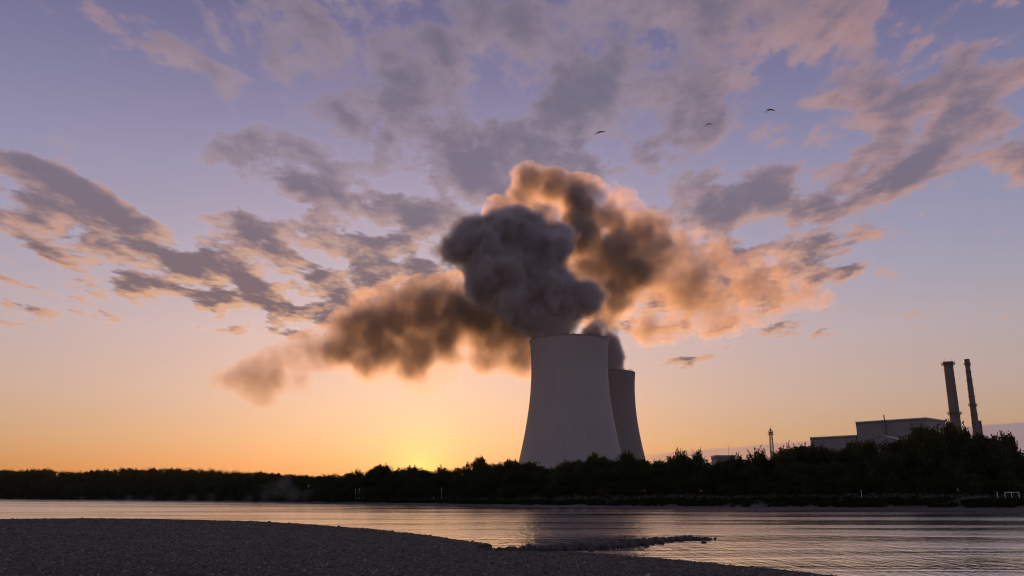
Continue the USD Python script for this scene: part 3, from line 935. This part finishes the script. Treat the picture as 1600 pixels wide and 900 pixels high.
for px, py, s, label in [(755, 855, .42, 'dark boulder on the waterline at the root of the stone row'), (1100, 845.5, .17, 'small flat rock in the water just below the tip of the stone row'),
                         (1118, 839, .10, 'tiny rock in the water beyond the tip of the stone row'), (24, 887, .42, 'dark flat lump of driftwood lying on the gravel at the lower left')]:
    p = gnd(px, py, .1 if py < 870 else .95)
    m = stone(400 + int(px), .55 if px > 100 else .35, 3, .5)
    m.apply_scale(s)
    if px < 100:
        m.apply_scale([2.0, 1, 1])
    zb_ = max(float(beach_z(np.array([p[0]]), np.array([p[1]]))[0]), 0.0)
    m.apply_translation([p[0], p[1], zb_ + s * .1])
    tag(obj('rock' if px > 100 else 'driftwood_lump', m, WETSTONE, smooth=True), label, 'rock' if px > 100 else 'driftwood')

# tall grass on the slope of the far bank
gt = UsdGeom.PointInstancer.Define(stage, '/World/bank_grass')
tag(gt, 'dark tall grass and weeds covering the slope of the far bank', 'grass', kind='stuff')
UsdGeom.Scope.Define(stage, '/World/bank_grass/kinds')
tufts = []
for k in range(4):
    q_ = np.random.default_rng(70 + k)
    v_, f_ = [], []
    for j in range(26):
        a_, r_ = q_.uniform(0, 6.28), q_.uniform(0, .42)
        p_ = np.array([r_ * math.cos(a_), r_ * math.sin(a_), -.1])
        lean = np.array([math.cos(a_), math.sin(a_), 0]) * q_.uniform(.05, .45)
        h_, wd_ = q_.uniform(.45, 1.05), .05
        sd = np.array([-math.sin(a_), math.cos(a_), 0]) * wd_
        n_ = len(v_)
        v_ += [p_ - sd, p_ + sd, p_ + lean * .5 + [0, 0, h_ * .6] + sd * .8, p_ + lean + [0, 0, h_]]
        f_ += [[n_, n_ + 1, n_ + 2], [n_, n_ + 2, n_ + 3]]
    usdkit.mesh(stage, f'/World/bank_grass/kinds/tuft_{k}', trimesh.Trimesh(v_, f_, process=False), leaf_material(f'grass_blades_{k}', (.030, .036, .012), .7))
    tufts.append(Sdf.Path(f'/World/bank_grass/kinds/tuft_{k}'))
gt.CreatePrototypesRel().SetTargets(tufts)
ga = np.where(R.random(9000) < .75, R.uniform(-.35, .62, 9000), R.uniform(-.62, -.2, 9000))
gi = 2.4 + 12.5 * R.random(9000) ** .8
gw = np.interp(ga, aa, wl)
keep = fbm(np.stack([ga * 60, gi * .25, 0 * gi], -1), 3, 31) + gi * .035 > .52
gp_ = np.stack([(gw + gi) * np.sin(ga), (gw + gi) * np.cos(ga)], 1)
keep &= np.min([shapely.distance(shapely.points(gp_), t_) for t_ in TRACKS], axis=0) > 0.7
gx_, gy_, gi = gp_[keep, 0], gp_[keep, 1], gi[keep]
gz_ = bank_z(gx_, gy_)
gs_ = R.uniform(.5, 1.15, len(gx_)) * np.interp(gi, [6, 10], [1, .3])
gt.CreatePositionsAttr(Vt.Vec3fArray.FromNumpy(np.stack([gx_, gy_, gz_], 1).astype(np.float32)))
gt.CreateProtoIndicesAttr(Vt.IntArray.FromNumpy(R.integers(0, 4, len(gx_)).astype(np.int32)))
gt.CreateScalesAttr(Vt.Vec3fArray.FromNumpy(np.stack([gs_ * 1.5, gs_ * 1.5, gs_], 1).astype(np.float32)))
gt.CreateOrientationsAttr(Vt.QuathArray([Gf.Quath(float(math.cos(a)), 0, 0, float(math.sin(a))) for a in R.uniform(0, math.pi, len(gx_))]))

# ------------------------------------------------------------------ small things on the far bank
def bank_spot(px, py):
    """The point of the bank surface seen in that direction."""
    for inland in np.arange(2, 9.01 if px > 800 else 12.01, .25):
        b = on_bank(px, inland)
        if at(px, py, b[1])[2] <= b[2]:
            break
    return b


def marker(px, py, hpx, label, group=None, wpx=1.6):
    b = bank_spot(px, py)
    h = max(at(px, py - hpx, b[1])[2] - b[2], .5)
    w_ = wpx / FPX * b[1] / 2
    t = thing('marker_post', label, 'marker post', b, 0, group)
    obj('post', tube([(0, 0, -.4), (0, 0, h)], w_ * .6, 8), WHITE, t)
    obj('cap', lathe([(0.01, h), (w_, h), (w_ * .75, h + w_ * .9), (0.01, h + w_ * 1.2)], 10), WHITE, t)


marker(555.5, 770, 5.5, 'leftmost pale post of the trio on the bank below the first hump of trees')
marker(561.5, 768, 2.8, 'middle short pale post of the trio on the bank below the first hump', wpx=2.6)
marker(567.5, 769, 3.6, 'rightmost pale post of the trio on the bank below the first hump', wpx=2.2)
marker(664, 773, 3.6, 'faint pale post low on the bank below the sunset glow', wpx=1.4)
marker(677.5, 767.5, 3.4, 'short pale post on the bank below the sunset glow, left of its taller neighbour', wpx=2.4)
marker(690, 769, 5.6, 'taller pale post on the bank right of the sunset glow')
marker(1346, 773, 5.5, 'single pale post on the bank below the big hall', wpx=1.8)

b = bank_spot(484, 771)
p = at(484.5, 766, b[1])
t = thing('board_sign', 'grey board sign on two legs on the bank at the left end of the wood', 'sign', (p[0], p[1], p[2]), 8)
u_ = b[1] / FPX
obj('board', box(-4.4 * u_, 4.4 * u_, -.06, .06, 0, 8.0 * u_), plain('sign_board_grey', (.36, .38, .42), .6, .1, 1), t)
for k in range(4):
    obj('panel_joint', box(-4.4 * u_ + 2.2 * u_ * k + .04, -4.4 * u_ + 2.2 * u_ * k + .10, -.075, -.062, .05, 8.0 * u_ - .05), COPING, t)
for s in (-1, 1):
    obj('leg', tube([(s * 3.2 * u_, .12, b[2] - p[2] - .3), (s * 3.2 * u_, .12, 7.6 * u_)], .09, 6), STEEL, t)
# an upturned white rowing boat beside it
p = at(491.5, 770.5, b[1] - 3)
zb_ = bz(p[0], p[1])
hull = []
for xx in np.linspace(-1, 1, 15):
    wv = .62 * max(0.05, 1 - abs(xx) ** 2.4)
    hv = .58 * max(0.25, 1 - .35 * xx ** 2)
    hull.append([(xx * 1.75, wv * math.cos(a), hv * math.sin(a) ** .8 if 0 < a < math.pi else 0) for a in np.linspace(0, math.pi, 11)])
hull = np.array(hull)
hm = trimesh.convex.convex_hull(hull.reshape(-1, 3))
t = thing('rowing_boat', 'small white upturned boat on the grass beside the grey board sign', 'boat', (p[0], p[1], zb_), -6)
boat_hull = obj('hull', hm, WHITE, t, smooth=50)
obj('keel', box(-1.5, 1.5, -.03, .03, .50, .66), WHITE, boat_hull)
for s in (-1, 1):
    obj('gunwale', tube([(xx * 1.78, s * .645 * max(0.05, 1 - abs(xx) ** 2.4), .03) for xx in np.linspace(-1, 1, 15)], .035, 5), COPING, t)

# short pale rail fence at the right
t0, t1 = bank_spot(1558, 775), bank_spot(1592, 776)
zf = at(1575, 775, t0[1])[2]
t = thing('rail_fence', 'short pale rail fence on the bank near the right edge of the picture', 'fence', (t0[0], t0[1], zf), math.degrees(math.atan2(t1[1] - t0[1], t1[0] - t0[0])))
ln = float(np.hypot(*(t1 - t0)[:2]))
for k, fx in enumerate((0, .36, .66, 1.0)):
    obj('post', tube([(fx * ln, 0, t0[2] - zf - .4), (fx * ln, 0, .75)], .075, 6), WHITE, t)
for f0, f1 in ((.36, .66), (.66, 1.0)):
    obj('rail', box(f0 * ln + .08, f1 * ln - .08, -.04, .04, .58, .70), WHITE, t)

# ------------------------------------------------------------------ birds
def bird(name, label, px, py, Y, span_px, lw, rw, yaw, roll=0):
    """lw, rw: (elbow, tip) of each wing as (out, up) in half spans."""
    s = span_px / FPX * Y / 2
    balls = []
    def chain(pts):
        out = []
        for (p0, r0), (p1, r1) in zip(pts[:-1], pts[1:]):
            hs = []
            for p_, r_ in ((p0, r0), (p1, r1)):
                sp = trimesh.creation.icosphere(subdivisions=2, radius=1.0)
                v = np.array(sp.vertices) * np.asarray(r_) + np.asarray(p_)
                hs.append(v)
            hh = trimesh.convex.convex_hull(np.vstack(hs))
            out.append(m3.Manifold(m3.Mesh(np.asarray(hh.vertices, np.float32), np.asarray(hh.faces, np.uint32))))
        return out
    S = s
    parts = chain([((0, .40 * S, .02 * S), (.04 * S,) * 3), ((0, .32 * S, .03 * S), (.07 * S,) * 3), ((0, .20 * S, .0), (.06 * S,) * 3), ((0, .05 * S, 0), (.11 * S, .13 * S, .10 * S)),
                   ((0, -.16 * S, -.01 * S), (.09 * S, .12 * S, .08 * S)), ((0, -.36 * S, 0), (.05 * S, .07 * S, .025 * S)), ((0, -.46 * S, 0), (.10 * S, .05 * S, .015 * S))])
    parts += chain([((0, .40 * S, .02 * S), (.03 * S,) * 3), ((0, .50 * S, -.0 * S), (.008 * S,) * 3)])
    for sgn, (el_, tip) in ((-1, lw), (1, rw)):
        mid = ((el_[0] + tip[0]) / 2, (el_[1] + tip[1]) / 2)
        parts += chain([((sgn * .06 * S, .08 * S, .05 * S), (.06 * S, .22 * S, .09 * S)), ((sgn * el_[0] * S, .10 * S, el_[1] * S), (.05 * S, .20 * S, .075 * S)),
                        ((sgn * mid[0] * S, .05 * S, mid[1] * S), (.05 * S, .18 * S, .06 * S)), ((sgn * tip[0] * S, -.06 * S, tip[1] * S), (.03 * S, .09 * S, .018 * S))])
    body = m3.Manifold.batch_boolean(parts, m3.OpType.Add)
    mm = body.to_mesh()
    tm = trimesh.Trimesh(mm.vert_properties[:, :3], mm.tri_verts)
    tm.apply_transform(trimesh.transformations.rotation_matrix(math.radians(roll), [0, 1, 0]))
    tm.apply_transform(trimesh.transformations.rotation_matrix(math.radians(yaw), [0, 0, 1]))
    tm.apply_translation(at(px, py, Y))
    tag(obj(name, tm, FEATHER, smooth=40), label, 'bird')


bird('bird', 'dark bird gliding with a flat right wing, leftmost of the three birds', 937, 206.5, 95, 18.5, ((.35, -.02), (.90, -.50)), ((.40, .14), (1.0, .16)), 6, 0)
bird('bird', 'small dark bird with arched wings, middle of the three birds', 1107, 194, 120, 13.5, ((.32, .10), (.78, -.62)), ((.40, .14), (1.0, -.18)), -8, 0)
bird('bird', 'dark bird with a broad lowered left wing, rightmost of the three birds', 1202, 172, 92, 18.5, ((.28, .12), (.76, -.74)), ((.42, .18), (1.05, -.10)), 5, 0)

# ------------------------------------------------------------------ steam
def steam(name, label, spec, Y, dens, col, aniso, nscale, amp, edge, thr, grow=1.12, stretch=(1, 1, 1), detail=6.0, k=0.22, warp=0.0, rough=0.6, power=1.0):
    """One cloud of steam: spec lists its billows as (px, py, radius in px[, metres further away]); the density follows the
    smooth union of the billows, eaten into by noise, inside a closed hull."""
    g = Graph()
    pos = g('geometry') + '.position'
    balls, prev = [], None
    for px, py, r, *dy in spec:
        y = Y + (dy[0] if dy else 0)
        c_, rr = at(px, py, y), r / FPX * y / ray(px, py)[1]
        balls.append((c_, rr))
        d = g('vector_math', math_type='distance', vector1=pos, vector2=tuple(c_)) + '.value'
        m_ = g.math('multiply_add', d, -1 / rr, 1.0)
        prev = m_ if prev is None else g.math('smoothmax', prev, m_, k)
    q = g('vector_math', math_type='multiply', vector1=pos, vector2=stretch) + '.vector'
    n = g('noise_texture', vector=q, scale=nscale, detail=detail, roughness=rough, distortion=warp) + '.fac'
    v = g.math('add', prev, g.math('multiply_add', n, amp, -amp * 0.5 - thr))
    dn = g.step(v, 0.0, edge, 0.0, 1.0, kind='linear')
    dn = g.math('multiply', g.math('power', dn, power), dens)
    p = g('principled_volume', color=col, anisotropy=aniso, density=dn) + '.volume'
    mat = g.build(numbered('/World/Looks', name + '_vapour').split('/')[-1], volume=p)
    parts = []
    for c_, rr in balls:
        sp = trimesh.creation.icosphere(subdivisions=3, radius=rr * grow)
        sp.apply_translation(c_)
        parts.append(m3.Manifold(m3.Mesh(np.asarray(sp.vertices, np.float32), np.asarray(sp.faces, np.uint32))))
    hull = m3.Manifold.batch_boolean(parts, m3.OpType.Add).to_mesh()
    tag(obj(name, trimesh.Trimesh(hull.vert_properties[:, :3], hull.tri_verts), mat), label, 'steam plume')


steam('steam_plume', 'dense blue grey steam column billowing up from the front cooling tower',
      [(868, 530, 30), (872, 508, 34), (884, 484, 42), (910, 464, 42), (868, 462, 58), (834, 440, 62), (800, 412, 64), (838, 384, 66), (872, 372, 44), (805, 372, 58), (775, 388, 56), (738, 388, 52),
       (704, 396, 38), (764, 428, 54), (806, 470, 44), (838, 496, 38), (850, 522, 26)], 781, .20, (.90, .94, 1.0), -.15, .020, 2.3, .32, .10, power=1.4)  # albedo tinted blue in place of cooler skylight; the steam itself is white
steam('steam_puff', 'small blue grey puff of steam over the rear cooling tower',
      [(928, 541, 34), (950, 548, 32), (938, 562, 34), (958, 572, 22), (970, 582, 14), (985, 583, 9)], 1000, .16, (.93, .955, .995), -.25, .026, 2.2, .22, .12, power=1.5)
steam('drifting_steam', 'brown steam bank drifting left of the front tower, orange underneath',
      [(815, 545, 48), (800, 505, 66), (760, 498, 62), (715, 488, 60), (670, 488, 58), (622, 495, 58), (580, 507, 54), (552, 522, 44), (530, 545, 30), (770, 545, 40), (600, 545, 44), (650, 540, 44), (700, 525, 44), (570, 570, 30), (640, 575, 30)],
      860, .095, (.985, .945, .91), .42, .024, 3.6, .85, -.12, warp=.15, rough=.68, detail=7.0, power=1.0)
steam('drifting_steam', 'thin ragged brown scrap of steam trailing away at the far left',
      [(520, 540, 40), (490, 552, 38), (460, 566, 38), (430, 580, 38), (398, 590, 34), (365, 590, 24), (412, 612, 24), (338, 593, 14), (470, 590, 26)],
      880, .040, (.98, .95, .92), .3, .028, 4.6, .9, -.22, warp=.2, rough=.66, detail=7.0, power=1.0)
steam('drifting_steam', 'tall brown steam cloud with glowing orange crown behind the blue grey column',
      [(828, 292, 38), (815, 312, 34), (858, 304, 42), (790, 332, 34), (840, 345, 50), (905, 328, 54), (952, 342, 56), (1000, 360, 50), (1022, 390, 42), (960, 392, 64), (915, 372, 58), (985, 428, 52), (962, 465, 40), (920, 420, 44), (930, 490, 26), (945, 505, 24)],
      960, .095, (.985, .95, .92), .45, .022, 3.8, .7, .0, warp=.15, rough=.66, detail=7.0, power=1.1)
steam('drifting_steam', 'loose orange steam spreading to the right of the rear tower plume',
      [(990, 470, 46), (1030, 440, 60), (1010, 495, 44), (1060, 470, 60), (1095, 420, 58), (1070, 390, 44), (1130, 470, 54), (1180, 450, 56), (1225, 440, 48), (1262, 452, 36), (1110, 505, 36), (1050, 510, 34), (1290, 462, 18)],
      1060, .036, (.985, .95, .91), .42, .019, 5.2, .9, .02, warp=.15, rough=.68, detail=7.0, power=1.0)

steam('drifting_steam', 'thin glowing orange steam veil hanging below the brown bank left of the front tower',
      [(570, 565, 34), (605, 575, 38), (650, 580, 40), (700, 560, 40), (740, 555, 34), (640, 600, 26), (540, 555, 30), (690, 530, 44)],
      900, .016, (.985, .88, .74), .45, .024, 4.5, .9, -.10, warp=.4, rough=.66, detail=7.0, power=1.0, stretch=(1, 1, .6))  # sunset light is put into the orange albedo of this white steam

# ------------------------------------------------------------------ mist over the water, thin haze
def mist(label, spec, Y, dens, nscale):
    steam('river_mist', label, spec, Y, dens, (.97, .96, .95), .3, nscale, 4.0, 1.0, .02, rough=.62, power=1.0, stretch=(1, 1, 1.6))
    p = stage.GetPrimAtPath('/World/river_mist' if USED[('/World', 'river_mist')] == 1 else f"/World/river_mist_{USED[('/World', 'river_mist')] - 1:03d}")
    p.SetCustomDataByKey('category', 'mist')
    p.SetCustomDataByKey('kind', 'stuff')


mist('thin wisps of mist rising from the water before the far wood at the left end of the bank trees',
     [(x, y, r) for x, y, r in [(300, 781, 10), (330, 780, 12), (360, 780, 13), (388, 778, 15), (412, 775, 17), (430, 770, 18), (442, 760, 15), (450, 752, 11), (456, 774, 16), (482, 778, 13), (510, 781, 11), (540, 783, 10), (130, 780, 7), (165, 780, 8), (200, 780, 8), (235, 780, 9), (268, 781, 9)]], 290, .028, .07)
mist('low veil of mist on the river where the cooling towers are mirrored',
     [(815, 800, 8), (840, 799, 10), (865, 798, 11), (890, 799, 11), (915, 800, 11), (940, 800, 11), (965, 801, 10), (990, 801, 9), (1015, 802, 8)], 150, .06, .16)

g_ = Graph()
HAZE = g_.build('thin_haze', volume=g_('principled_volume', color=(.92, .92, .95), anisotropy=0.3, density=0.000022) + '.volume')
tag(obj('haze', box(-2600, 2600, -2600, 2600, -3.2, 430), HAZE), 'thin even haze in the air over the river and the plant', 'haze', kind='stuff')
